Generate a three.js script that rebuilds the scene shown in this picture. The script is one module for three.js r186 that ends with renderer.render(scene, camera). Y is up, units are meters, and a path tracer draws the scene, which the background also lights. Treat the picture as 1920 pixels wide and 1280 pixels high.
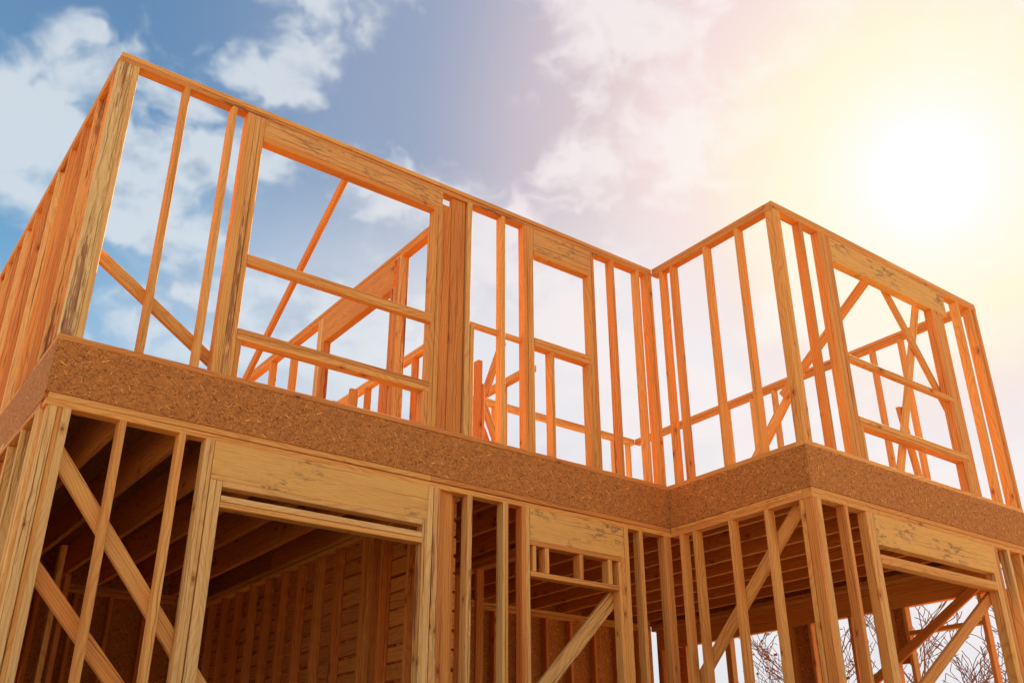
import * as THREE from 'three';
import { mergeGeometries } from 'three/addons/utils/BufferGeometryUtils.js';

// ---------------------------------------------------------------- camera
const scene = new THREE.Scene();
const W = 1024, H = 682;
const camera = new THREE.PerspectiveCamera(38.45, W / H, 0.1, 900);
const PITCH = 0.4544, YAW = 0.6411;
camera.position.set(-1.067, 1.2, 6.479);
camera.lookAt(camera.position.x + Math.sin(YAW) * Math.cos(PITCH), camera.position.y + Math.sin(PITCH), camera.position.z - Math.cos(YAW) * Math.cos(PITCH));
camera.rotateZ(-0.0024);

const renderer = new THREE.WebGLRenderer({ antialias: true });
renderer.setSize(W, H);
renderer.toneMapping = THREE.LinearToneMapping;
renderer.toneMappingExposure = 2;
renderer.shadowMap.enabled = true;

// ---------------------------------------------------------------- helpers: random numbers and noise
function rng(seed) {
  let a = seed >>> 0;
  return () => { a = (a + 0x6d2b79f5) | 0; let t = Math.imul(a ^ (a >>> 15), 1 | a); t = (t + Math.imul(t ^ (t >>> 7), 61 | t)) ^ t; return ((t ^ (t >>> 14)) >>> 0) / 4294967296; };
}
const clamp = (x, a = 0, b = 1) => Math.min(b, Math.max(a, x));
const mix = (a, b, t) => a + (b - a) * t;
const smooth = (a, b, x) => { const t = clamp((x - a) / (b - a)); return t * t * (3 - 2 * t); };
const mix3 = (a, b, t) => [mix(a[0], b[0], t), mix(a[1], b[1], t), mix(a[2], b[2], t)];
function h3(x, y, z) { let n = Math.imul(x, 374761393) ^ Math.imul(y, 668265263) ^ Math.imul(z, 2147483647 - 1013); n = Math.imul(n ^ (n >>> 13), 1274126177); return ((n ^ (n >>> 16)) >>> 0) / 4294967296; }
function noise3(x, y, z) {
  const xi = Math.floor(x), yi = Math.floor(y), zi = Math.floor(z); let u = x - xi, v = y - yi, w = z - zi;
  u = u * u * (3 - 2 * u); v = v * v * (3 - 2 * v); w = w * w * (3 - 2 * w);
  const l = (a, b, t) => a + (b - a) * t;
  return l(l(l(h3(xi, yi, zi), h3(xi + 1, yi, zi), u), l(h3(xi, yi + 1, zi), h3(xi + 1, yi + 1, zi), u), v), l(l(h3(xi, yi, zi + 1), h3(xi + 1, yi, zi + 1), u), l(h3(xi, yi + 1, zi + 1), h3(xi + 1, yi + 1, zi + 1), u), v), w);
}
// value noise on a plane that repeats every px, py cells
function pnoise(x, y, px, py, s) {
  const xi = Math.floor(x), yi = Math.floor(y); let u = x - xi, v = y - yi;
  u = u * u * (3 - 2 * u); v = v * v * (3 - 2 * v);
  const m = (a, n) => ((a % n) + n) % n;
  const x0 = m(xi, px), x1 = m(xi + 1, px), y0 = m(yi, py), y1 = m(yi + 1, py);
  return mix(mix(h3(x0, y0, s), h3(x1, y0, s), u), mix(h3(x0, y1, s), h3(x1, y1, s), u), v);
}

// ---------------------------------------------------------------- sky and sun
const rad = Math.PI / 180;
const dirOf = (az, el) => new THREE.Vector3(Math.sin(az * rad) * Math.cos(el * rad), Math.sin(el * rad), -Math.cos(az * rad) * Math.cos(el * rad));
const SUN = dirOf(64, 32.5);
{
  const SW = 4096, SH = 2048, data = new Float32Array(SW * SH * 4);
  // banks of cloud and clear gaps: azimuth, elevation, radius in degrees, weight
  const banks = [[23.0, 42.7, 2.1, 1], [15.9, 39.6, 2.9, 0.8], [8.2, 39.6, 2.2, 0.9], [4.9, 35.2, 3.0, 0.8], [7.2, 32.7, 3.4, 0.7], [13.4, 36.8, 2.6, 0.7], [21.2, 39.3, 2.4, 0.6], [28.7, 32.3, 3.4, 1], [38.2, 32.6, 3.0, 0.6], [40.8, 43.5, 1.8, 0.35], [43.5, 42.0, 2.6, 0.75], [48.1, 37.2, 2.6, 0.8], [40.5, 36.6, 1.5, 0.7], [31.6, 39.8, 1.2, 0.6], [29.0, 38.1, 1.8, 0.55], [14.7, 30.3, 2.6, 0.45], [12.6, 28.1, 2.6, 0.4], [21.9, 34.7, 1.8, 0.3], [44.6, 30.2, 2.6, 0.4], [37.4, 28.5, 3.2, 0.5], [46.5, 39.8, 1.6, -0.6], [52, 41, 3, -0.4], [41, 34.6, 2, -0.5], [15.4, 26.8, 2.4, 0.35], [11.1, 41.6, 1.7, -1], [15.8, 42.1, 1.7, -1], [30.3, 41.7, 3.3, -1.2], [34.4, 37.7, 2.8, -1], [38.3, 39.5, 1.5, -0.6], [24.7, 35.9, 1.8, -0.5], [23.2, 32.7, 1.8, -0.7], [41.8, 38.5, 1.5, -0.5], [22.5, 30.2, 2.1, -0.4], [2.5, 38.9, 1.3, -0.5], [21.0, 26.4, 1.8, -0.3]]
    .map(([a, e, r, w]) => { const d = dirOf(a, e); return [d.x, d.y, d.z, 1 / (2 * (r * rad) ** 2), w]; });
  const fbm = (x, y, z, n) => { let s = 0, a = 0.5, t = 0; for (let i = 0; i < n; i++) { s += a * noise3(x, y, z); t += a; x = x * 2.03 + 17.1; y = y * 2.03 + 5.3; z = z * 2.03 + 9.7; a *= 0.52; } return s / t; };
  const K = 1 / 2;                                   // keeps the sky at its own brightness whatever the exposure
  for (let j = 0; j < SH; j++) {
    const el = ((j + 0.5) / SH - 0.5) * Math.PI, y = Math.sin(el), c = Math.cos(el);
    for (let i = 0; i < SW; i++) {
      const o = (j * SW + i) * 4, a = ((i + 0.5) / SW - 0.5) * 2 * Math.PI, x = Math.cos(a) * c, z = Math.sin(a) * c;
      let col;
      if (y < -0.02) col = [0.42, 0.36, 0.29];
      else {
        const ang = Math.acos(clamp(x * SUN.x + y * SUN.y + z * SUN.z, -1, 1)) / rad, e = el / rad;
        // clear air: deeper blue high up, paler low down, milky and rosy towards the sun
        col = mix3([0.16, 0.41, 0.67], [0.135, 0.262, 0.465], smooth(22, 44, e));
        col = mix3(col, [0.90, 0.91, 0.95], smooth(30, 6, e) * 0.9);
        col = mix3(col, [0.37, 0.42, 0.56], smooth(44, 28, ang) * 0.75);
        const veil = smooth(37, 25, e) * smooth(52, 26, ang) * 0.8;
        col = mix3(col, [0.70, 0.58, 0.62], smooth(30, 19, ang) * 0.9);
        col = mix3(col, [0.93, 0.75, 0.73], smooth(21, 13, ang));
        col = mix3(col, [0.99, 0.85, 0.74], smooth(14.5, 9.5, ang));
        col = mix3(col, [1.0, 0.94, 0.71], smooth(12, 7, ang));
        col = mix3(col, [1.0, 0.97, 0.76], smooth(8.5, 5, ang));
        col = mix3(col, [1.0, 1.0, 0.99], smooth(7, 1.6, ang));
        col = mix3(col, [0.9, 0.89, 0.91], veil * smooth(9, 16, ang));
        const core = Math.exp(-((ang / 1.2) ** 2)) * 9;
        col = [col[0] + core, col[1] + core * 0.97, col[2] + core * 0.9];
        // cloud
        let boost = 0;
        for (const b of banks) { const d2 = (x - b[0]) ** 2 + (y - b[1]) ** 2 + (z - b[2]) ** 2, q = d2 * b[3]; if (q < 5) boost += b[4] * Math.exp(-q); }
        const s = 12, wx = fbm(x * 20 + 3, y * 20, z * 20, 4) - 0.5, wy = fbm(x * 20, y * 20 + 8, z * 20, 4) - 0.5;
        const n = fbm(x * s + wx * 0.9, y * s * 1.6 + wy * 0.9, z * s + wx * 0.6, 8);
        const facing = smooth(60, 95, ang);                  // unseen sunlit clouds opposite the sun, warmed and thickened to light the front
        const frag = (fbm(x * 30 + wx * 2, y * 44 + wy * 2, z * 30, 4) - 0.5) * 0.3;
        const low = smooth(30, 12, e) * 0.13;
        const dens = smooth(0.45, 0.70, n + clamp(boost, -1, 1) * 0.14 + low + frag + facing * 0.06 + 0.012);
        const lit = fbm(x * s * 2 + 40, y * s * 3, z * s * 2, 5);
        let white = mix3([0.36, 0.46, 0.60], [0.72, 0.78, 0.83], smooth(0.36, 0.68, lit + dens * 0.22));
        white = mix3(white, [1.08, 1.0, 0.88], facing * 0.85);
        white = mix3(white, [0.95, 0.87, 0.87], smooth(38, 18, ang));
        white = mix3(white, [1.0, 0.95, 0.86], smooth(18, 9, ang));
        col = mix3(col, white, dens * 0.82 * smooth(3, 12, ang));
      }
      data[o] = col[0] * K; data[o + 1] = col[1] * K; data[o + 2] = col[2] * K; data[o + 3] = 1;
    }
  }
  const sky = new THREE.DataTexture(data, SW, SH, THREE.RGBAFormat, THREE.FloatType);
  sky.mapping = THREE.EquirectangularReflectionMapping; sky.magFilter = sky.minFilter = THREE.LinearFilter; sky.wrapS = THREE.RepeatWrapping; sky.needsUpdate = true;
  scene.background = sky; scene.environment = sky;
}
const sun = new THREE.DirectionalLight(new THREE.Color(1, 0.83, 0.6), 4.9);
sun.position.copy(SUN).multiplyScalar(60).add(new THREE.Vector3(4, 2, -1)); sun.target.position.set(4, 2, -1);
sun.castShadow = true; sun.shadow.radius = 4; sun.shadow.mapSize.set(2048, 2048);
Object.assign(sun.shadow.camera, { left: -22, right: 22, top: 22, bottom: -22, near: 1, far: 140 });
scene.add(sun, sun.target);

// ---------------------------------------------------------------- textures
const enc = (v) => 255 * (v <= 0.0031308 ? 12.92 * v : 1.055 * clamp(v) ** (1 / 2.4) - 0.055);
function makeTex(w, h, fn, srgb = true) {
  const d = new Uint8Array(w * h * 4), b = new Uint8Array(w * h * 4);
  for (let j = 0; j < h; j++) for (let i = 0; i < w; i++) {
    const p = fn(i / w, j / h), o = (j * w + i) * 4;
    d[o] = clamp(p[0], 0, 255); d[o + 1] = clamp(p[1], 0, 255); d[o + 2] = clamp(p[2], 0, 255); d[o + 3] = 255;
    b[o] = b[o + 1] = b[o + 2] = clamp(p[3], 0, 1) * 255; b[o + 3] = 255;
  }
  const mk = (arr, cs) => { const t = new THREE.DataTexture(arr, w, h, THREE.RGBAFormat); t.wrapS = t.wrapT = THREE.RepeatWrapping; t.magFilter = THREE.LinearFilter; t.minFilter = THREE.LinearMipmapLinearFilter; t.generateMipmaps = true; t.colorSpace = cs; t.needsUpdate = true; return t; };
  return [mk(d, THREE.SRGBColorSpace), mk(b, THREE.NoColorSpace)];
}
// sawn timber: 2.56 m along the grain by 0.64 m across; rings, fibres, knots, splits and stains
function woodTex(seed, { light, dark, rings = 22, knots = 7, cracks = 26, crackDark = 0.55, fibre = 0.16, smudge = 0, streak = 0, contrast = 1 }) {
  const r = rng(seed), w = 1024, h = 320;
  const K = Array.from({ length: knots }, () => [r(), r(), 0.008 + r() * 0.012, r()]);
  const C = Array.from({ length: cracks }, () => [r(), r(), 0.05 + r() * 0.22, 0.0018 + r() * 0.003, r() * 20]);
  const T = Array.from({ length: streak }, () => [r(), r(), 0.12 + r() * 0.25, 0.02 + r() * 0.05]);
  const wrap = (a) => a - Math.round(a);
  return makeTex(w, h, (u, v) => {
    let ph = v * rings + (pnoise(u * 5, v * 4, 5, 4, seed) - 0.5) * 5 + (pnoise(u * 12, v * 10, 12, 10, seed + 1) - 0.5) * 1.1, core = 0, halo = 0;
    for (const k of K) {
      const du = wrap(u - k[0]) * 2.56, dv = wrap(v - k[1]) * 0.64, d = Math.hypot(du * 0.6, dv);
      if (d < 0.14) { ph += 2.2 * Math.exp(-((d / (k[2] * 2.1)) ** 2)) * (dv > 0 ? 1 : -1) * 0.7; core = Math.max(core, smooth(k[2] * 1.05, k[2] * 0.55, d)); halo = Math.max(halo, smooth(k[2] * 3, k[2], d)); }
    }
    const f = ph - Math.floor(ph), late = Math.pow(0.5 - 0.5 * Math.cos(f * 2 * Math.PI), 3) * (0.55 + 0.45 * pnoise(u * 9, v * 30, 9, 30, seed + 2));
    const fib = pnoise(u * 26, v * 160, 26, 160, seed + 3) - 0.5, fine = pnoise(u * 90, v * 320, 90, 320, seed + 4) - 0.5, broad = pnoise(u * 4, v * 9, 4, 9, seed + 5) - 0.5;
    let t = clamp(late * 0.75 * contrast + fib * fibre * 2 + fine * fibre * 1.3 + broad * 0.55 * contrast + 0.12), hgt = 0.7 - 0.25 * late + fib * 0.35 + fine * 0.2;
    let c = mix3(light, dark, t);
    c = mix3(c, [dark[0] * 0.8, dark[1] * 0.66, dark[2] * 0.55], halo * 0.35); c = mix3(c, [120, 60, 26], core * 0.6);
    for (const q of T) { const du = wrap(u - q[0]) / q[2], dv = wrap(v - q[1] + 0.02 * (pnoise(u * 30, 0, 30, 1, seed + 9) - 0.5)) / q[3], d = du * du + dv * dv; if (d < 1.6) c = mix3(c, [118, 58, 40], smooth(1.1, 0.1, d + (pnoise(u * 30, v * 130, 30, 130, seed + 8) - 0.5) * 2) * 0.55); }
    if (smudge) {
      const region = smooth(0.5, 0.72, pnoise(u * 9, v * 4, 9, 4, seed + 6)), blot = pnoise(u * 44, v * 26, 44, 26, seed + 7) * 0.6 + pnoise(u * 120, v * 90, 120, 90, seed + 12) * 0.4;
      c = mix3(c, [122, 88, 58], region * smooth(0.5, 0.8, blot) * smudge * 0.01);
    }
    for (const q of C) {
      const du = wrap(u - q[0]); if (Math.abs(du) > q[2]) continue;
      const dv = Math.abs(wrap(v - q[1] - (pnoise(u * 24 + q[4], q[4], 24, 64, seed + 11) - 0.5) * 0.02)), wd = q[3] * (1 - (du / q[2]) ** 2);
      if (dv < wd * 1.6) { const k = smooth(wd * 1.6, wd * 0.4, dv); c = mix3(c, [dark[0] * 0.3, dark[1] * 0.24, dark[2] * 0.2], k * crackDark); hgt -= 0.6 * k; }
    }
    return [c[0], c[1], c[2], hgt];
  });
}
const FIR = { light: [243, 179, 96], dark: [210, 127, 54], contrast: 0.7, cracks: 26, crackDark: 0.38, knots: 3 };
const firT = [woodTex(11, FIR), woodTex(23, { ...FIR, knots: 6, rings: 16 }), woodTex(37, { light: [240, 168, 86], dark: [198, 112, 46], rings: 30, cracks: 30, crackDark: 0.4, streak: 1, contrast: 0.7, knots: 3 })];
const paleT = [woodTex(51, { light: [244, 196, 124], dark: [214, 150, 80], cracks: 40, crackDark: 0.5, rings: 18, fibre: 0.2, knots: 4, contrast: 0.7 }), woodTex(67, { light: [240, 186, 112], dark: [206, 140, 72], cracks: 44, crackDark: 0.55, rings: 14, fibre: 0.22, knots: 5, streak: 2, contrast: 0.7 })];
const stainT = woodTex(71, { light: [240, 204, 138], dark: [200, 150, 88], cracks: 36, crackDark: 0.42, rings: 14, fibre: 0.3, knots: 2, streak: 7, contrast: 0.8 });
const headT = [woodTex(83, { light: [240, 184, 100], dark: [210, 144, 68], cracks: 10, crackDark: 0.4, rings: 40, knots: 0, smudge: 60, fibre: 0.26, contrast: 0.4 }), woodTex(97, { light: [234, 172, 98], dark: [198, 126, 60], cracks: 50, crackDark: 0.5, rings: 15, knots: 3, smudge: 40, fibre: 0.2, contrast: 0.7 })];
// pressed strand board, 1.6 m a side
function strandTex(seed, w = 1024) {
  const mkc = () => { const c = document.createElement('canvas'); c.width = c.height = w; return c; };
  const a = mkc(), b = mkc(), ca = a.getContext('2d'), cb = b.getContext('2d'), r = rng(seed);
  ca.fillStyle = 'rgb(196,122,54)'; ca.fillRect(0, 0, w, w); cb.fillStyle = 'rgb(90,90,90)'; cb.fillRect(0, 0, w, w);
  for (let k = 0; k < 26000; k++) {
    const x = r() * w, y = r() * w, L = (0.012 + r() * r() * 0.045) * w / 1.6, t = (0.0011 + r() * r() * 0.0042) * w / 1.6, an = (r() - 0.5) * 2.2 + (r() < 0.2 ? 1.3 : 0);
    const q = r(), s = 0.78 + r() * 0.36, col = q < 0.13 ? [234, 168, 90] : q < 0.3 ? [132, 72, 28] : [202, 126, 56];
    const z = Math.round(60 + r() * 170);
    for (const ox of [-w, 0, w]) for (const oy of [-w, 0, w]) {
      if (x + ox < -L || x + ox > w + L || y + oy < -L || y + oy > w + L) continue;
      for (const [g, f] of [[ca, `rgb(${col.map((v) => Math.round(clamp(v * s, 0, 255))).join(',')})`], [cb, `rgb(${z},${z},${z})`]]) {
        g.save(); g.translate(x + ox, y + oy); g.rotate(an); g.fillStyle = f; g.beginPath(); g.moveTo(-L / 2, -t * 0.3); g.lineTo(-L * 0.2, -t); g.lineTo(L * 0.4, -t * 0.8); g.lineTo(L / 2, t * 0.2); g.lineTo(L * 0.1, t); g.lineTo(-L * 0.42, t * 0.7); g.closePath(); g.fill(); g.restore();
      }
    }
  }
  const mk = (c, cs) => { const t = new THREE.CanvasTexture(c); t.wrapS = t.wrapT = THREE.RepeatWrapping; t.colorSpace = cs; return t; };
  return [mk(a, THREE.SRGBColorSpace), mk(b, THREE.NoColorSpace)];
}
const osbT = strandTex(5);
const groundT = makeTex(512, 512, (u, v) => {
  const a = pnoise(u * 6, v * 6, 6, 6, 301), b = pnoise(u * 30, v * 30, 30, 30, 302), c = pnoise(u * 160, v * 160, 160, 160, 303), t = clamp(a * 0.5 + b * 0.3 + c * 0.3);
  const k = mix3([176, 142, 98], [216, 182, 132], t); return [...k, c * 0.6 + b * 0.4];
});
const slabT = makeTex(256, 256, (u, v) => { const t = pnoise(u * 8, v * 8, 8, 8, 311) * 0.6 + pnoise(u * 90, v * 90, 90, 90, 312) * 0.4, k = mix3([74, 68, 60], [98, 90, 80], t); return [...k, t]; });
const barkT = makeTex(128, 256, (u, v) => { const t = pnoise(u * 14, v * 10, 14, 10, 321) * 0.6 + pnoise(u * 60, v * 40, 60, 40, 322) * 0.4, k = mix3([58, 44, 36], [104, 84, 68], t); return [...k, t]; });

const std = (t, color, bump, rough = 0.78) => new THREE.MeshStandardMaterial({ map: t[0], bumpMap: t[1], bumpScale: bump, roughness: rough, color });
const tint = (a, b, c) => new THREE.Color().setRGB(a, b, c);
const firTints = [tint(1, 1, 1), tint(0.9, 0.84, 0.76), tint(1, 0.93, 0.84), tint(0.88, 0.82, 0.74), tint(0.97, 0.98, 0.98)];
const M = {
  fir: firT.flatMap((t) => firTints.map((c) => std(t, c, 0.0016))),
  red: [0, 2].flatMap((k) => [tint(0.94, 0.76, 0.6), tint(0.86, 0.72, 0.56)].map((c) => std(firT[k], c, 0.0016))),  // fir copies for inner timbers, room shade put into the darker, redder tint
  pale: paleT.flatMap((t) => [tint(1, 1, 1), tint(0.94, 0.93, 0.9)].map((c) => std(t, c, 0.003))),
  stained: std(stainT, tint(1, 1, 1), 0.003),
  header: headT.map((t) => std(t, tint(1, 1, 1), 0.002)),
  tan: [tint(0.9, 0.84, 0.86), tint(0.84, 0.76, 0.8)].map((c) => std(firT[2], c, 0.0016)),
  joist: [tint(0.86, 0.68, 0.52), tint(0.76, 0.6, 0.46)].map((c) => std(firT[1], c, 0.0016)),  // darker fir copies, the dimness under the ceiling is put into the tint
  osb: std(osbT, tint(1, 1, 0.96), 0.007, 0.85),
  deck: std(osbT, tint(0.66, 0.72, 0.84), 0.006, 0.85),  // greyed strand board copy, darkened in colour to cut bounced light
  ground: std(groundT, tint(1, 1, 1), 0.02, 0.95), slab: std(slabT, tint(1, 1, 1), 0.002, 0.9), twig: new THREE.MeshStandardMaterial({ color: tint(0.24, 0.1, 0.055), roughness: 0.9 }), bark: std(barkT, tint(1, 1, 1), 0.01, 0.95),
};
const R = rng(2024), pick = (a) => a[Math.floor(R() * a.length)];

// ---------------------------------------------------------------- building blocks
// a sawn length of timber along local y: eased edges, a slight bow, uv in metres along and round the grain
function timber(L, a, b, o = {}) {
  const c = Math.min(0.004, a * 0.12, b * 0.12), n = Math.max(2, Math.round(L / 0.5)), bow = (o.bow ?? 0.0016) * L, bx = (R() - 0.5) * 2 * bow, bz = (R() - 0.5) * 2 * bow, tw = (R() - 0.5) * 0.012;
  const x = a / 2, z = b / 2, ring = [[-x + c, -z], [x - c, -z], [x, -z + c], [x, z - c], [x - c, z], [-x + c, z], [-x, z - c], [-x, -z + c]];
  const per = [0]; for (let i = 0; i < 8; i++) { const p = ring[i], q = ring[(i + 1) % 8]; per.push(per[i] + Math.hypot(q[0] - p[0], q[1] - p[1])); }
  const u0 = R(), v0 = R(), rows = [];
  const at = (t, s) => { const k = Math.sin(Math.PI * t), th = tw * (t - 0.5), cs = Math.cos(th), sn = Math.sin(th); return ring.map(([px, pz]) => [(px * cs - pz * sn) * s + bx * k, (t - 0.5) * L, (px * sn + pz * cs) * s + bz * k]); };
  for (let i = 0; i <= n; i++) rows.push(at(i / n, 1));
  const P = [], U = [], tri = (p, q, r, up, uq, ur) => { P.push(...p, ...q, ...r); U.push(...up, ...uq, ...ur); };
  const uv = (t, i) => [u0 + t * L / 2.56, v0 + per[i] / 0.64];
  for (let i = 0; i < n; i++) for (let k = 0; k < 8; k++) {
    const k1 = (k + 1) % 8, A = rows[i][k], B = rows[i][k1], C = rows[i + 1][k1], D = rows[i + 1][k], ua = uv(i / n, k), ub = uv(i / n, k + 1), uc = uv((i + 1) / n, k + 1), ud = uv((i + 1) / n, k);
    tri(A, D, B, ua, ud, ub); tri(B, D, C, ub, ud, uc);
  }
  const cap = (row, flip) => { const m = [0, 1, 2].map((k) => row.reduce((s, p) => s + p[k], 0) / 8); for (let k = 0; k < 8; k++) { const p = row[k], q = row[(k + 1) % 8], e = (w) => [u0 + w[0] * 0.2, v0 + w[2] / 0.64]; flip ? tri(m, q, p, e(m), e(q), e(p)) : tri(m, p, q, e(m), e(p), e(q)); } };
  cap(rows[0], false); cap(rows[n], true);
  const g = new THREE.BufferGeometry();
  g.setAttribute('position', new THREE.Float32BufferAttribute(P, 3)); g.setAttribute('uv', new THREE.Float32BufferAttribute(U, 2)); g.computeVertexNormals();
  return g;
}
function put(parent, name, geometry, material) {
  const m = new THREE.Mesh(geometry, material); m.name = name; m.castShadow = m.receiveShadow = true; parent.add(m); return m;
}
const BX = { x: new THREE.Matrix4().makeBasis(new THREE.Vector3(0, -1, 0), new THREE.Vector3(1, 0, 0), new THREE.Vector3(0, 0, 1)), y: new THREE.Matrix4(), z: new THREE.Matrix4().makeBasis(new THREE.Vector3(1, 0, 0), new THREE.Vector3(0, 0, 1), new THREE.Vector3(0, -1, 0)) };
// a timber that fills the box x0..x1, y0..y1, z0..z1, its grain along the longest side
function T(parent, name, x0, x1, y0, y1, z0, z1, mat, o = {}) {
  const dx = x1 - x0, dy = y1 - y0, dz = z1 - z0, ax = o.axis ?? (dx >= dy && dx >= dz ? 'x' : dy >= dz ? 'y' : 'z');
  const g = ax === 'x' ? timber(dx, dy, dz, o) : ax === 'y' ? timber(dy, dx, dz, o) : timber(dz, dx, dy, o);
  const m = put(parent, name, g, Array.isArray(mat) ? pick(mat) : mat ?? pick(M.fir));
  m.quaternion.setFromRotationMatrix(BX[ax]);
  const j = o.jit ?? 0.0012;
  m.position.set((x0 + x1) / 2 + (R() - 0.5) * j, (y0 + y1) / 2, (z0 + z1) / 2 + (R() - 0.5) * j);
  if (o.label) m.userData.label = o.label;
  return m;
}
// a timber between two points; w across in the plane with `flat` as its thin direction
function brace(parent, name, p, q, w, t, flat, mat) {
  const a = new THREE.Vector3(...p), b = new THREE.Vector3(...q), y = b.clone().sub(a), L = y.length(); y.normalize();
  const z = new THREE.Vector3(...flat); z.addScaledVector(y, -z.dot(y)).normalize();
  const x = new THREE.Vector3().crossVectors(y, z), m = put(parent, name, timber(L, w, t), Array.isArray(mat) ? pick(mat) : mat ?? pick(M.fir));
  m.quaternion.setFromRotationMatrix(new THREE.Matrix4().makeBasis(x, y, z)); m.position.copy(a).add(b).multiplyScalar(0.5);
  return m;
}
// a board with uv in metres on each face
function boardGeo(dx, dy, dz, scale, u0, v0) {
  const g = new THREE.BoxGeometry(dx, dy, dz), p = g.attributes.position, n = g.attributes.normal, uv = g.attributes.uv;
  for (let i = 0; i < p.count; i++) {
    const X = p.getX(i), Y = p.getY(i), Z = p.getZ(i);
    if (Math.abs(n.getX(i)) > 0.5) uv.setXY(i, Z / scale + u0, Y / scale + v0); else if (Math.abs(n.getY(i)) > 0.5) uv.setXY(i, X / scale + u0, Z / scale + v0); else uv.setXY(i, X / scale + u0, Y / scale + v0);
  }
  return g;
}
function sheet(parent, name, x0, x1, y0, y1, z0, z1, mat = M.osb) {
  const m = put(parent, name, boardGeo(x1 - x0, y1 - y0, z1 - z0, 1.6, R(), R()), mat); m.position.set((x0 + x1) / 2, (y0 + y1) / 2, (z0 + z1) / 2); return m;
}
const part = (parent, name, label) => { const g = new THREE.Group(); g.name = name; if (label) g.userData.label = label; parent.add(g); return g; };

// ---------------------------------------------------------------- the setting
const GY = -0.3;
{
  const g = new THREE.PlaneGeometry(900, 900, 1, 1); g.rotateX(-Math.PI / 2);
  const uv = g.attributes.uv; for (let i = 0; i < uv.count; i++) uv.setXY(i, uv.getX(i) * 300, uv.getY(i) * 300);
  const m = put(scene, 'ground', g, M.ground); m.position.y = GY; m.userData.kind = 'structure';
}
const LA = 5.661, D = 1.649, LC = 3.594, XR = LA + LC, H0 = 3.706, H1 = 4.079, H2 = 6.569, FL = 0.9, ZB = -6, ZR = -4;
{
  const s = new THREE.Shape([[0.01, 0.01 - 0], [LA + 0.01, 0.01], [LA + 0.01, -D + 0.01], [XR - 0.01, -D + 0.01], [XR - 0.01, -ZR], [3.4, -ZR], [3.4, -ZB], [0.01, -ZB]].map(([x, z]) => new THREE.Vector2(x, z)));
  const g = new THREE.ExtrudeGeometry(s, { depth: FL - GY - 0.004, bevelEnabled: false }); g.rotateX(Math.PI / 2);
  const m = put(scene, 'foundation', g, M.slab); m.position.y = FL - 0.03; m.userData.kind = 'structure';
}

// ---------------------------------------------------------------- the house frame
const house = new THREE.Group(); house.name = 'house_frame'; scene.add(house);
house.userData = { label: 'unfinished two storey timber house frame with strand board band between storeys', category: 'house frame' };
const ST = 0.045, DP = 0.095, PL = 0.045;
const PT1 = H0 - 2 * PL, PT2 = H2 - 2 * PL;              // under the double top plates of each storey

// A wall along x. The outer face lies at z; the wall is DP deep towards -z.
function wallX(label, z, x0, x1, yb, yt, sole = true) {
  const w = part(house, 'stud_wall', label);
  const xs = mix(x0, x1, 0.52); T(w, 'top_plate', x0 + 0.006, xs - 0.002, yt - PL, yt, z - DP, z - 0.002, M.fir); T(w, 'top_plate', xs + 0.002, x1 - 0.004, yt - PL, yt, z - DP, z - 0.003, M.fir); T(w, 'top_plate', x0 - 0.003, x1, yt - 2 * PL, yt - PL - 0.001, z - DP - 0.001, z, M.fir);
  if (sole) T(w, 'bottom_plate', x0, x1, yb, yb + PL, z - DP, z, M.fir);
  w.userData.yb = undefined; delete w.userData.yb;
  return w;
}
// A wall along z. The outer face lies at x and looks to -x (s = 1, body towards +x) or to +x (s = -1).
function wallZ(label, x, s, z0, z1, yb, yt) {
  const w = part(house, 'stud_wall', label), a = Math.min(x, x + s * DP), b = Math.max(x, x + s * DP);
  T(w, 'top_plate', a, b, yt - PL, yt, z0, z1, M.fir); T(w, 'top_plate', a, b, yt - 2 * PL, yt - PL - 0.001, z0, z1, M.fir); T(w, 'bottom_plate', a, b, yb, yb + PL, z0, z1, M.fir);
  return w;
}
const studX = (w, name, x0, x1, y0, y1, z, mat, dz = 0) => T(w, name, x0, x1, y0, y1, z - DP - dz, z - dz - 0.001 * (1 + R()), mat);
const studZ = (w, name, z0, x, s, y0, y1, mat, t = ST) => T(w, name, Math.min(x, x + s * DP) + 0.001, Math.max(x, x + s * DP) - 0.001, y0, y1, z0, z0 + t, mat);

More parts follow.
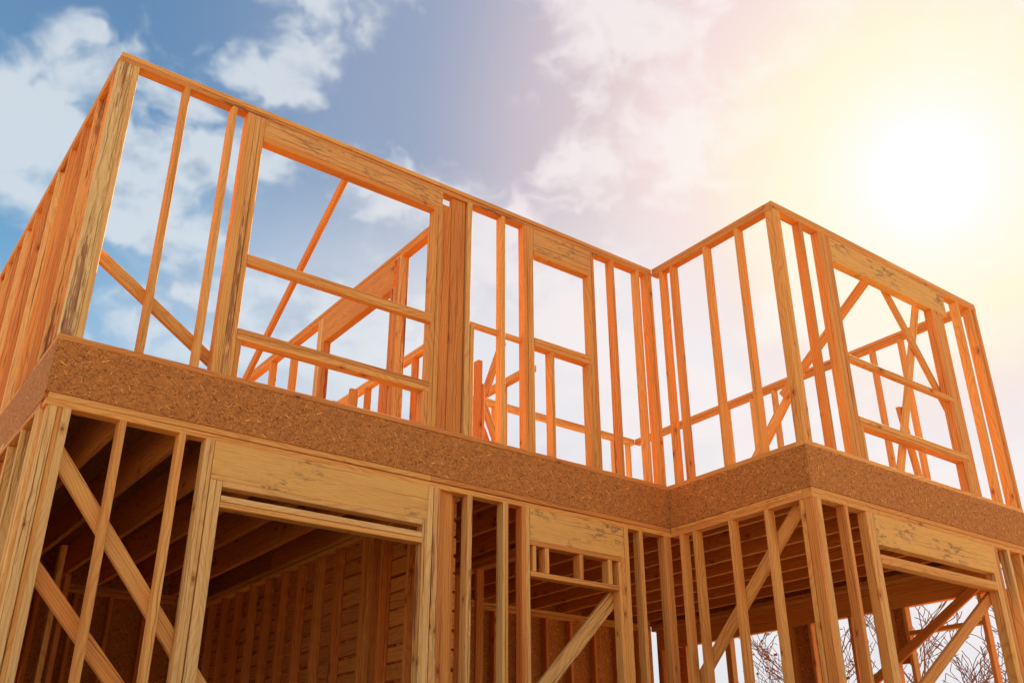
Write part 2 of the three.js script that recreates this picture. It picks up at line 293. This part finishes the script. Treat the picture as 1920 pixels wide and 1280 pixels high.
// ---- upper storey, long front wall
{
  const w = wallX(undefined, 0, 0, LA, H1, H2), b = H1 + PL, z = 0;
  T(w, 'corner_post', 0.0, 0.104, b, PT2, -DP, -0.001, M.stained, { label: 'weathered corner post with dark red stains' });
  studX(w, 'corner_post', 0.106, 0.152, b, PT2, z, M.pale[1]);
  studX(w, 'stud', 0.515, 0.56, b, PT2, z); studX(w, 'stud', 0.91, 0.955, b, PT2, z);
  studX(w, 'king_stud', 1.045, 1.115, b, PT2, z, M.fir[4]); studX(w, 'king_stud', 1.117, 1.158, b, PT2, z, M.pale[3]); studX(w, 'jack_stud', 1.16, 1.202, b, PT2, z, M.fir[9]);
  T(w, 'header', 1.204, 2.972, 6.302, PT2 - 0.001, -DP, -0.004, M.header[1]); T(w, 'header_plate', 1.204, 2.886, 6.25, 6.3, -DP, 0, M.fir);
  studX(w, 'jack_stud', 2.888, 2.93, b, 6.3, z); studX(w, 'king_stud', 2.932, 2.974, b, 6.3, z);
  T(w, 'window_rail', 1.204, 2.905, 5.08, 5.165, -0.06, 0.003, M.fir);
  T(w, 'sill_plate', 1.204, 2.9, 4.475, 4.52, -DP, 0.003, M.fir); T(w, 'sill_plate', 1.204, 2.89, 4.428, 4.473, -DP, 0.001, M.fir);
  studX(w, 'cripple_stud', 1.204, 1.246, b, 4.426, z, M.red); studX(w, 'cripple_stud', 2.84, 2.885, b, 4.426, z);
  T(w, 'backing_stud', 2.98, 3.085, b, 6.36, -0.075, -0.03, M.red); T(w, 'backing_stud', 3.09, 3.245, b, PT2, -0.08, -0.032, M.red);
  studX(w, 'stud', 3.255, 3.305, b, PT2, z, M.pale[3]); studX(w, 'stud', 3.307, 3.348, b, 5.2, z, M.fir);
  studX(w, 'stud', 3.648, 3.693, b, PT2, z);
  T(w, 'blocking', 3.33, 3.914, 5.205, 5.25, -DP - 0.005, -0.05, M.fir);
  studX(w, 'king_stud', 3.916, 3.957, b, PT2, z, M.fir); studX(w, 'jack_stud', 3.959, 3.996, b, PT2, z); studX(w, 'jack_stud', 3.998, 4.035, b, PT2, z);
  T(w, 'header', 4.037, 4.782, 6.225, PT2 - 0.001, -DP, -0.003, M.header[1]); T(w, 'header_plate', 4.037, 4.738, 6.178, 6.223, -DP, 0, M.fir);
  studX(w, 'jack_stud', 4.74, 4.782, b, 6.223, z); studX(w, 'king_stud', 4.784, 4.826, b, PT2, z);
  T(w, 'sill_plate', 4.037, 4.745, 5.225, 5.27, -DP, 0.002, M.fir); T(w, 'sill_plate', 4.037, 4.738, 5.178, 5.223, -DP, 0, M.fir);
  studX(w, 'cripple_stud', 4.23, 4.272, b, 5.176, z); studX(w, 'cripple_stud', 4.694, 4.738, b, 5.176, z);
  studX(w, 'stud', 5.063, 5.108, b, PT2, z); studX(w, 'stud', 5.43, 5.475, b, PT2, z); studX(w, 'corner_post', 5.57, 5.612, b, PT2, z); studX(w, 'corner_post', 5.614, 5.656, b, PT2, z);
  brace(w, 'brace', [0.1, 4.88, -0.118], [1.18, 4.18, -0.118], 0.09, 0.042, [0, 0, 1]);
}
// ---- upper storey, left end wall
{
  const w = wallZ(undefined, 0, 1, ZB, -0.097, H1, H2);
  for (let k = 0; k < 15; k++) studZ(w, 'stud', -0.22 - k * 0.405, 0, 1, H1 + PL, PT2, k % 3 === 1 ? M.pale : k % 3 ? M.tan : M.fir);
}
// ---- upper storey, return wall and projecting front wall
{
  const w = wallZ(undefined, LA, 1, 0.001, D - 0.097, H1, H2), b = H1 + PL;
  studZ(w, 'corner_post', 0.1, LA, 1, b, PT2); studZ(w, 'stud', 0.255, LA, 1, b, PT2); studZ(w, 'stud', 0.735, LA, 1, b, PT2); studZ(w, 'stud', 1.158, LA, 1, b, PT2);
}
{
  const z = D, w = wallX(undefined, z, LA, XR, H1, H2), b = H1 + PL;
  studX(w, 'corner_post', LA + 0.002, LA + 0.058, b, PT2, z, M.fir[2]); studX(w, 'corner_post', LA + 0.06, LA + 0.114, b, PT2, z, M.fir[0]);
  studX(w, 'stud', 6.07, 6.115, b, PT2, z); studX(w, 'king_stud', 6.36, 6.412, b, PT2, z); studX(w, 'jack_stud', 6.414, 6.47, b, PT2, z); studX(w, 'jack_stud', 6.472, 6.53, b, PT2, z);
  T(w, 'header', 6.532, 8.56, 6.2, PT2 - 0.001, z - DP, z - 0.003, M.header[0]);
  for (const x of [8.25, 8.305, 8.36, 8.415]) studX(w, x < 8.4 ? 'jack_stud' : 'king_stud', x, x + 0.052, b, 6.198, z);
  T(w, 'window_rail', 6.532, 8.345, 5.115, 5.17, z - 0.06, z + 0.004, M.fir); T(w, 'sill_plate', 6.532, 8.36, 4.49, 4.54, z - DP, z + 0.004, M.fir); T(w, 'sill_plate', 6.532, 8.248, 4.445, 4.488, z - DP, z, M.fir);
  studX(w, 'cripple_stud', 6.535, 6.58, b, 4.443, z);
  studX(w, 'stud', 8.83, 8.875, b, PT2, z); studX(w, 'corner_post', 9.105, 9.15, b, PT2, z); studX(w, 'corner_post', 9.205, 9.25, b, PT2, z);
  brace(w, 'brace', [7.47, 6.42, z - 0.12], [8.5, 4.88, z - 0.12], 0.085, 0.04, [0, 0, 1]); brace(w, 'brace', [8.24, 6.3, z - 0.165], [7.3, 4.14, z - 0.165], 0.085, 0.04, [0, 0, 1]);
  brace(w, 'brace', [7.6, 4.95, z - 0.21], [7.74, 4.14, z - 0.21], 0.085, 0.04, [0, 0, 1]);
}
// ---- upper storey, the right end wall and the rear wall
{
  const w = wallZ(undefined, XR, -1, ZR, D - 0.097, H1, H2), b = H1 + PL;
  for (const z of [-3.85, -2.24, -2.15, -1.68, -1.3, 0.26, 0.66, 1.1]) studZ(w, 'stud', z, XR, -1, b, PT2);
  brace(w, 'brace', [9.12, 6.1, -1.2], [9.12, 4.6, -2.6], 0.09, 0.04, [1, 0, 0]);
}
{
  const w = wallX(undefined, ZR, 6.1, XR - 0.097, H1, H2), b = H1 + PL;
  for (const x of [6.12, 6.45, 8.72, 9.02]) studX(w, 'stud', x, x + ST, b, PT2, ZR);
}
// ---- upper storey partitions
{
  const w = wallZ(undefined, 3.25, 1, ZB, -0.1, H1, H2), b = H1 + PL, x = 3.25;
  studZ(w, 'stud', -0.15, x, 1, b, PT2); studZ(w, 'stud', -0.72, x, 1, b, PT2);
  studZ(w, 'king_stud', -1.26, x, 1, b, PT2, M.pale); studZ(w, 'king_stud', -1.312, x, 1, b, PT2, M.red, 0.05); studZ(w, 'jack_stud', -1.365, x, 1, b, 6.15, M.red, 0.05); studZ(w, 'jack_stud', -1.42, x, 1, b, 6.15, M.red, 0.05);
  T(w, 'header', x + 0.002, x + DP - 0.002, 6.152, PT2 - 0.001, -3.0, -1.37, M.red[1]);
  studZ(w, 'jack_stud', -2.98, x, 1, b, 6.15, M.red); studZ(w, 'king_stud', -3.06, x, 1, b, PT2, M.pale, 0.055); studZ(w, 'king_stud', -3.12, x, 1, b, PT2, M.pale, 0.055);
  for (const z of [-2.2, -2.62, -3.85, -4.5, -5.3]) studZ(w, 'stud', z, x, 1, b, z > -3 ? 5.3 : PT2, M.red);
}
{
  const w = wallZ(undefined, 4.65, 1, ZB, -2.4, H1, H2), b = H1 + PL;
  for (let k = 0; k < 9; k++) studZ(w, 'stud', -2.5 - k * 0.41, 4.65, 1, b, PT2, M.red);
}
{
  const w = wallZ(undefined, 6.1, 1, ZR, -2.72, H1, H2), b = H1 + PL;
  studZ(w, 'stud', -2.8, 6.1, 1, b, PT2); studZ(w, 'stud', -3.4, 6.1, 1, b, PT2);
}
// posts and temporary braces standing on the upper floor
{
  const w = part(house, 'temporary_bracing');
  T(w, 'post', 4.66, 4.72, H1, 5.9, -1.93, -1.835, M.red); T(w, 'post', 4.722, 4.76, H1, 5.62, -1.93, -1.84, M.fir);
  brace(w, 'brace', [4.84, 5.55, -1.97], [5.1, 6.3, -1.97], 0.085, 0.04, [0, 0, 1], M.red); brace(w, 'brace', [4.8, 5.52, -1.98], [5.22, 4.6, -1.98], 0.09, 0.04, [0, 0, 1]); brace(w, 'brace', [4.8, 5.3, -2.03], [5.2, 4.45, -2.03], 0.06, 0.04, [0, 0, 1], M.red);
  brace(w, 'brace', [2.06, 6.4, -0.12], [2.06, H1 + 0.03, -3.4], 0.085, 0.04, [1, 0, 0], M.red);
  brace(w, 'brace', [7.31, 6.3, 1.5], [7.31, 5.4, 0.26], 0.1, 0.045, [1, 0, 0]);
  brace(w, 'brace', [7.37, 5.62, 0.5], [7.37, H1 + 0.03, -0.9], 0.1, 0.045, [1, 0, 0]);
}
// ---- the floor between the storeys
{
  const p = part(house, 'floor_platform');
  sheet(p, 'rim_board', -0.003, LA - 0.004, H0 + 0.001, H1, -0.027, 0.003); sheet(p, 'rim_board', LA - 0.003, LA + 0.027, H0 + 0.001, H1, -0.028, D - 0.028); sheet(p, 'rim_board', LA - 0.003, XR + 0.003, H0 + 0.001, H1, D - 0.027, D + 0.003);
  sheet(p, 'rim_board', -0.003, 0.027, H0 - PL, H1, ZB, -0.028); sheet(p, 'rim_board', XR - 0.027, XR + 0.003, H0 + 0.001, H1, ZR, D - 0.028);
  sheet(p, 'rim_board', 0.028, 3.37, H0 + 0.001, H1, ZB, ZB + 0.03); sheet(p, 'rim_board', 3.372, 3.4, H0 + 0.001, H1, ZB, ZR - 0.032); sheet(p, 'rim_board', 3.4, XR - 0.028, H0 + 0.001, H1, ZR - 0.03, ZR);
  for (let x = 0.57; x < XR - 0.2; x += 0.463) {
    const za = x > LA ? D - 0.03 : -0.03, zb = x < 3.3 ? ZB + 0.03 : ZR;
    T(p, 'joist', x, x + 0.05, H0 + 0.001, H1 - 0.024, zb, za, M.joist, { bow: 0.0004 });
  }
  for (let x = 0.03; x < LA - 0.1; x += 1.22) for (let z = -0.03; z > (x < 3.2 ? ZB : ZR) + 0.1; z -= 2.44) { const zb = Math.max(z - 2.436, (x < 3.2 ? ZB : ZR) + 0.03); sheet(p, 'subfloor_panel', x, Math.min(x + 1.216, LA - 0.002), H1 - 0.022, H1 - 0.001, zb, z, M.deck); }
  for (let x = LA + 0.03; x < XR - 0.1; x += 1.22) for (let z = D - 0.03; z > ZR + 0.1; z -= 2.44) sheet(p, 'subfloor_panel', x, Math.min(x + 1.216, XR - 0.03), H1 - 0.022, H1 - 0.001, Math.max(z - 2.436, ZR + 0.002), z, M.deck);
}
// ---- lower storey, long front wall
{
  const w = wallX(undefined, 0, 0.014, LA, FL, H0), b = FL + PL, z = 0;
  studX(w, 'corner_post', 0.03, 0.089, b, PT1, z, M.pale[0]); studX(w, 'corner_post', 0.092, 0.121, b, PT1, z, M.fir[6], 0.006); studX(w, 'corner_post', 0.123, 0.177, b, PT1, z, M.pale[1]);
  studX(w, 'stud', 0.488, 0.534, b, PT1, z); studX(w, 'stud', 0.896, 0.942, b, PT1, z);
  studX(w, 'king_stud', 1.083, 1.12, b, PT1, z, M.pale[1]); studX(w, 'king_stud', 1.122, 1.15, b, PT1, z, M.pale[3]); studX(w, 'jack_stud', 1.154, 1.196, b, 3.332, z, M.pale[0]); studX(w, 'jack_stud', 1.199, 1.241, b, 3.332, z, M.pale[1]);
  T(w, 'header', 1.153, 2.925, 3.335, PT1 - 0.001, -DP, -0.002, M.header[0], { label: 'pale header beam mottled with dark stains' });
  T(w, 'header_plate', 1.243, 2.884, 3.29, 3.333, -DP, 0, M.pale); T(w, 'window_rail', 1.243, 2.884, 3.186, 3.23, -DP, 0.002, M.pale); T(w, 'window_rail', 1.243, 2.884, 3.145, 3.184, -DP, 0, M.fir);
  studX(w, 'jack_stud', 2.886, 2.925, b, 3.333, z, M.pale); studX(w, 'king_stud', 2.93, 2.982, b, PT1, z, M.pale[0]); studX(w, 'king_stud', 2.985, 3.042, b, PT1, z, M.pale[2]);
  T(w, 'backing_stud', 3.05, 3.11, b, PT1, -0.09, -0.035, M.red); T(w, 'backing_stud', 3.115, 3.2, b, PT1, -0.13, -0.06, M.red); T(w, 'backing_stud', 3.205, 3.28, b, PT1, -0.2, -0.15, M.fir);
  studX(w, 'stud', 3.312, 3.36, b, PT1, z, M.pale[3]); studX(w, 'stud', 3.672, 3.697, b, PT1, z, M.pale[1]); studX(w, 'stud', 3.699, 3.728, b, PT1, z, M.fir);
  studX(w, 'king_stud', 3.87, 3.91, b, PT1, z, M.red); studX(w, 'jack_stud', 3.912, 3.956, b, PT1, z, M.pale[3]);
  T(w, 'header', 3.958, 5.04, 3.335, PT1 - 0.001, -DP, -0.002, M.header[0], { label: 'short header beam over the doorway with dark smudges' });
  T(w, 'header_plate', 3.958, 4.995, 3.29, 3.333, -DP, 0, M.fir); T(w, 'door_plate', 3.958, 4.96, 3.03, 3.072, -DP, 0.001, M.fir);
  for (const [x0, x1] of [[3.985, 4.022], [4.12, 4.162], [4.503, 4.546], [4.838, 4.884]]) studX(w, 'cripple_stud', x0, x1, 3.074, 3.288, z);
  studX(w, 'jack_stud', 4.962, 4.997, b, 3.288, z); studX(w, 'jack_stud', 4.999, 5.044, b, 3.333, z); studX(w, 'king_stud', 5.05, 5.102, b, PT1, z); studX(w, 'stud', 5.243, 5.288, b, PT1, z);
  studX(w, 'corner_post', 5.565, 5.61, b, PT1, z); studX(w, 'corner_post', 5.612, 5.655, b, PT1, z);
  brace(w, 'brace', [0.1, 3.42, -0.12], [1.95, 1.2, -0.12], 0.11, 0.042, [0, 0, 1], M.fir[4]); brace(w, 'brace', [0.1, 2.69, -0.165], [1.5, 1.2, -0.165], 0.1, 0.042, [0, 0, 1]);
  brace(w, 'brace', [5.06, 3.07, -0.12], [3.3, 1.3, -0.12], 0.125, 0.042, [0, 0, 1], M.pale[3]);
}
// ---- lower storey, left end wall and the rear wall behind it
{
  const w = wallZ(undefined, 0, 1, ZB, -0.097, FL, H0);
  T(w, 'corner_post', 0.002, 0.05, FL + PL, PT1, -0.145, -0.1, M.pale[0]); T(w, 'corner_post', -0.001, 0.07, FL + PL, PT1, -0.21, -0.155, M.pale[2]);
  for (const [z0, z1] of [[-6.0, -4.76], [-4.755, -3.52], [-3.515, -2.28], [-2.275, -1.5]]) sheet(w, 'sheathing_panel', -0.014, -0.002, FL, H0 - PL - 0.002, z0, z1);  // unseen panels added to keep light out of the lower rooms
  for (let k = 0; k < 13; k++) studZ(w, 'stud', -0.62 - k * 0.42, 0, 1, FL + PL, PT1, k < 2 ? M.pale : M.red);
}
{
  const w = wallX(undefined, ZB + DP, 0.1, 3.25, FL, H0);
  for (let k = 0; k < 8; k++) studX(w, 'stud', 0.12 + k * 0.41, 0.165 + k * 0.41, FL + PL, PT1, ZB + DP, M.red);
  for (const [x0, x1, y0] of [[0.0, 0.34, FL], [0.36, 0.55, 2.8], [0.56, 0.9, FL], [0.92, 1.1, 2.75], [1.12, 1.7, FL], [1.702, 3.42, FL]]) sheet(w, 'sheathing_panel', x0, x1, y0, H0, ZB - 0.014, ZB - 0.002);
}
// ---- lower storey partition and the boards on its far side
{
  const x = 3.28, w = wallZ(undefined, x, 1, ZB, -0.21, FL, H0), b = FL + PL;
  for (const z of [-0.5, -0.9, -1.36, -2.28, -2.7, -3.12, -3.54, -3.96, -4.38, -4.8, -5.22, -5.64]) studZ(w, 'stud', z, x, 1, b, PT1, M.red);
  for (const z of [-1.55, -1.6, -1.66, -1.72]) studZ(w, 'king_stud', z, x, 1, b, PT1, M.red);
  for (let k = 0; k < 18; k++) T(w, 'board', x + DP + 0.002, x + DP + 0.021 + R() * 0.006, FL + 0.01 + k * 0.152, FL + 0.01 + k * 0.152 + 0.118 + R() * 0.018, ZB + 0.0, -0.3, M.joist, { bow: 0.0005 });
}
{
  const p = part(house, 'ground_floor');
  T(p, 'post', 0.9, 0.95, FL, 3.44, -3.05, -2.96, M.fir); T(p, 'post', 1.1, 1.15, FL, 3.3, -3.6, -3.5, M.red);
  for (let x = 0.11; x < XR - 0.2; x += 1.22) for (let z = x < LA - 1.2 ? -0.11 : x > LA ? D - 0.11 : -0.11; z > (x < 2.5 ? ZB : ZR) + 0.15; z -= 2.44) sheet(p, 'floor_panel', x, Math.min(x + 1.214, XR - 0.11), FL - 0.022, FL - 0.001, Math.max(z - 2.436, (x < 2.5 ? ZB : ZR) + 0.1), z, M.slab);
  for (let z = ZB; z < ZR - 0.1; z += 1.0) sheet(p, 'sheathing_panel', 3.405, 3.417, FL, H0, z, Math.min(z + 0.997, ZR - 0.02));
}
{
  const w = wallZ(undefined, 4.9, 1, ZR, -1.3, FL, H0), b = FL + PL;
  for (const z of [-1.4, -1.8, -2.2, -2.62, -3.05, -3.45, -3.85]) studZ(w, 'stud', z, 4.9, 1, b, PT1, M.red);
}
// ---- lower storey, rear wall on the right
{
  const w = wallX(undefined, ZR + DP, 3.4, XR - 0.1, FL, H0);
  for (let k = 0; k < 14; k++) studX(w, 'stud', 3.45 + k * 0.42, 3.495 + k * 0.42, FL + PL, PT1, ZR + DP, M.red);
  for (let x = 3.4; x < XR - 0.2; x += 1.22) sheet(w, 'sheathing_panel', x, Math.min(x + 1.212, XR), FL, H0, ZR - 0.014, ZR - 0.002);
}
// ---- lower storey, right end wall with large openings
{
  const x = XR, w = wallZ(undefined, x, -1, ZR + 0.1, D - 0.097, FL, H0), b = FL + PL;
  T(w, 'header', x - DP + 0.002, x - 0.002, 3.34, PT1 - 0.001, ZR + 0.2, 1.2, M.red[1]);
  for (const z of [-3.75, -3.3, -2.55, -2.5, -1.5, -1.2, -0.62, -0.1, 0.1, 1.0, 1.3]) studZ(w, 'stud', z, x, -1, b, 3.338, M.fir);
  T(w, 'blocking', x - DP, x - 0.01, 3.03, 3.075, 0.147, 0.998, M.fir);
  brace(w, 'brace', [x - 0.12, 3.42, 1.05], [x - 0.12, 2.2, -1.05], 0.1, 0.04, [1, 0, 0], M.red);
  for (const [z0, z1, y0] of [[-1.56, -1.14, FL], [-0.3, 0.1, 2.75], [-3.9, -3.36, FL]]) sheet(w, 'sheathing_panel', x + 0.002, x + 0.014, y0, H0, z0, z1);
}
// ---- lower storey, return wall and projecting front wall
{
  const w = wallZ(undefined, LA, 1, 0.001, D - 0.097, FL, H0), b = FL + PL;
  for (const [n, z] of [['corner_post', 0.1], ['stud', 0.27], ['stud', 0.712], ['stud', 1.122]]) studZ(w, n, z, LA, 1, b, PT1);
  studZ(w, 'corner_post', 1.505, LA, 1, b, PT1);
  brace(w, 'brace', [LA + 0.12, 3.62, 1.44], [LA + 0.12, 1.9, -0.3], 0.11, 0.042, [1, 0, 0]);
}
{
  const z = D, w = wallX(undefined, z, LA, XR, FL, H0), b = FL + PL;
  studX(w, 'corner_post', LA + 0.002, LA + 0.056, b, PT1, z); studX(w, 'corner_post', LA + 0.058, LA + 0.112, b, PT1, z, M.pale);
  studX(w, 'stud', 6.09, 6.135, b, PT1, z); studX(w, 'king_stud', 6.39, 6.443, b, PT1, z); studX(w, 'jack_stud', 6.446, 6.505, b, PT1, z, M.pale);
  T(w, 'header', 6.507, 8.43, 3.34, PT1 - 0.001, z - DP, z - 0.002, M.header[0]);
  T(w, 'window_rail', 6.507, 8.372, 3.215, 3.255, z - DP, z, M.fir); T(w, 'window_rail', 6.507, 8.372, 3.172, 3.213, z - DP, z + 0.002, M.fir);
  studX(w, 'jack_stud', 8.374, 8.428, b, 3.338, z); studX(w, 'king_stud', 8.43, 8.475, b, PT1, z, M.pale); studX(w, 'king_stud', 8.478, 8.525, b, PT1, z);
  studX(w, 'stud', 8.72, 8.765, b, PT1, z, M.pale); studX(w, 'stud', 8.95, 8.995, b, PT1, z); studX(w, 'corner_post', 9.1, 9.145, b, PT1, z, M.pale); studX(w, 'corner_post', 9.205, 9.25, b, PT1, z);
  brace(w, 'brace', [8.46, 3.16, z - 0.12], [6.6, 1.95, z - 0.12], 0.1, 0.042, [0, 0, 1], M.red);
}

// ---------------------------------------------------------------- bare trees beyond the house
function tree(label, x, z, height, seed, leafy) {
  const r = rng(seed), t = new THREE.Group(); t.name = numbered('bare_tree'); scene.add(t);
  t.userData = { label, category: 'tree', group: 'bare trees beyond the house' };
  t.position.set(x, GY, z);
  const trunk = [], limbs = [], leaves = [];
  const seg = (list, a, b, ra, rb) => { const d = b.clone().sub(a), L = d.length(), g = new THREE.CylinderGeometry(rb, ra, L, ra > 0.03 ? 7 : 4, 1, true); g.applyQuaternion(new THREE.Quaternion().setFromUnitVectors(new THREE.Vector3(0, 1, 0), d.normalize())); g.translate((a.x + b.x) / 2, (a.y + b.y) / 2, (a.z + b.z) / 2); list.push(g); };
  const leaf = (p) => { const s = 0.05 + r() * 0.04, g = new THREE.PlaneGeometry(s, s * 0.7); g.rotateX(r() * 6); g.rotateY(r() * 6); g.translate(p.x + (r() - 0.5) * 0.14, p.y + (r() - 0.5) * 0.14, p.z + (r() - 0.5) * 0.14); leaves.push(g); };
  const grow = (p, d, len, rad0, lvl) => {
    let a = p, dir = d.clone();
    const n = 4;
    for (let k = 0; k < n; k++) {
      dir.add(new THREE.Vector3((r() - 0.5) * 0.45, 0.06 + (r() - 0.5) * 0.25, (r() - 0.5) * 0.45)).normalize();
      const b = a.clone().addScaledVector(dir, len / n), ra = Math.max(0.009, rad0 * (1 - k / n * 0.6)), rb = Math.max(0.007, rad0 * (1 - (k + 1) / n * 0.6));
      seg(lvl === 0 ? trunk : limbs, a, b, ra, rb);
      if (lvl > 1 && r() < leafy) leaf(b);
      if (lvl < (k % 2 ? 4 : 3) && (lvl > 0 || k > 0)) for (let q = 0; q < (lvl === 0 ? 3 : 1); q++) {
        const an = r() * 6.28, s = 0.75 + r() * 0.4, nd = dir.clone().multiplyScalar(0.75).add(new THREE.Vector3(Math.cos(an) * s, 0.15 + r() * 0.3, Math.sin(an) * s)).normalize();
        grow(b, nd, len * (0.42 + r() * 0.2), rb * 0.55, lvl + 1);
      }
      a = b;
    }
  };
  grow(new THREE.Vector3(), new THREE.Vector3(0, 1, 0), height * 0.72, height * 0.022, 0);
  const tr = put(t, 'trunk', mergeGeometries(trunk), M.bark);
  put(t, 'crown', mergeGeometries(limbs), M.twig);
  if (leaves.length) put(t.children[1], 'foliage', mergeGeometries(leaves), new THREE.MeshStandardMaterial({ color: tint(0.22, 0.07, 0.03), roughness: 0.9, side: THREE.DoubleSide })).userData.kind = 'stuff';
}
const used = {};
function numbered(n) { const k = used[n] = (used[n] ?? -1) + 1; return k ? `${n}_${String(k).padStart(3, '0')}` : n; }
tree('small bare tree seen through the studs of the return wall', 17.4, -8.9, 4.6, 102, 0.1);
tree('bare tree seen just right of the projecting corner post', 17.8, -6.7, 5.4, 103, 0.12);
tree('wide bare tree framed by the lower right window opening', 17.0, -4.3, 5.0, 104, 0);
tree('bare tree at the far right behind the window post', 20.2, -4.7, 4.9, 105, 0);

renderer.render(scene, camera);
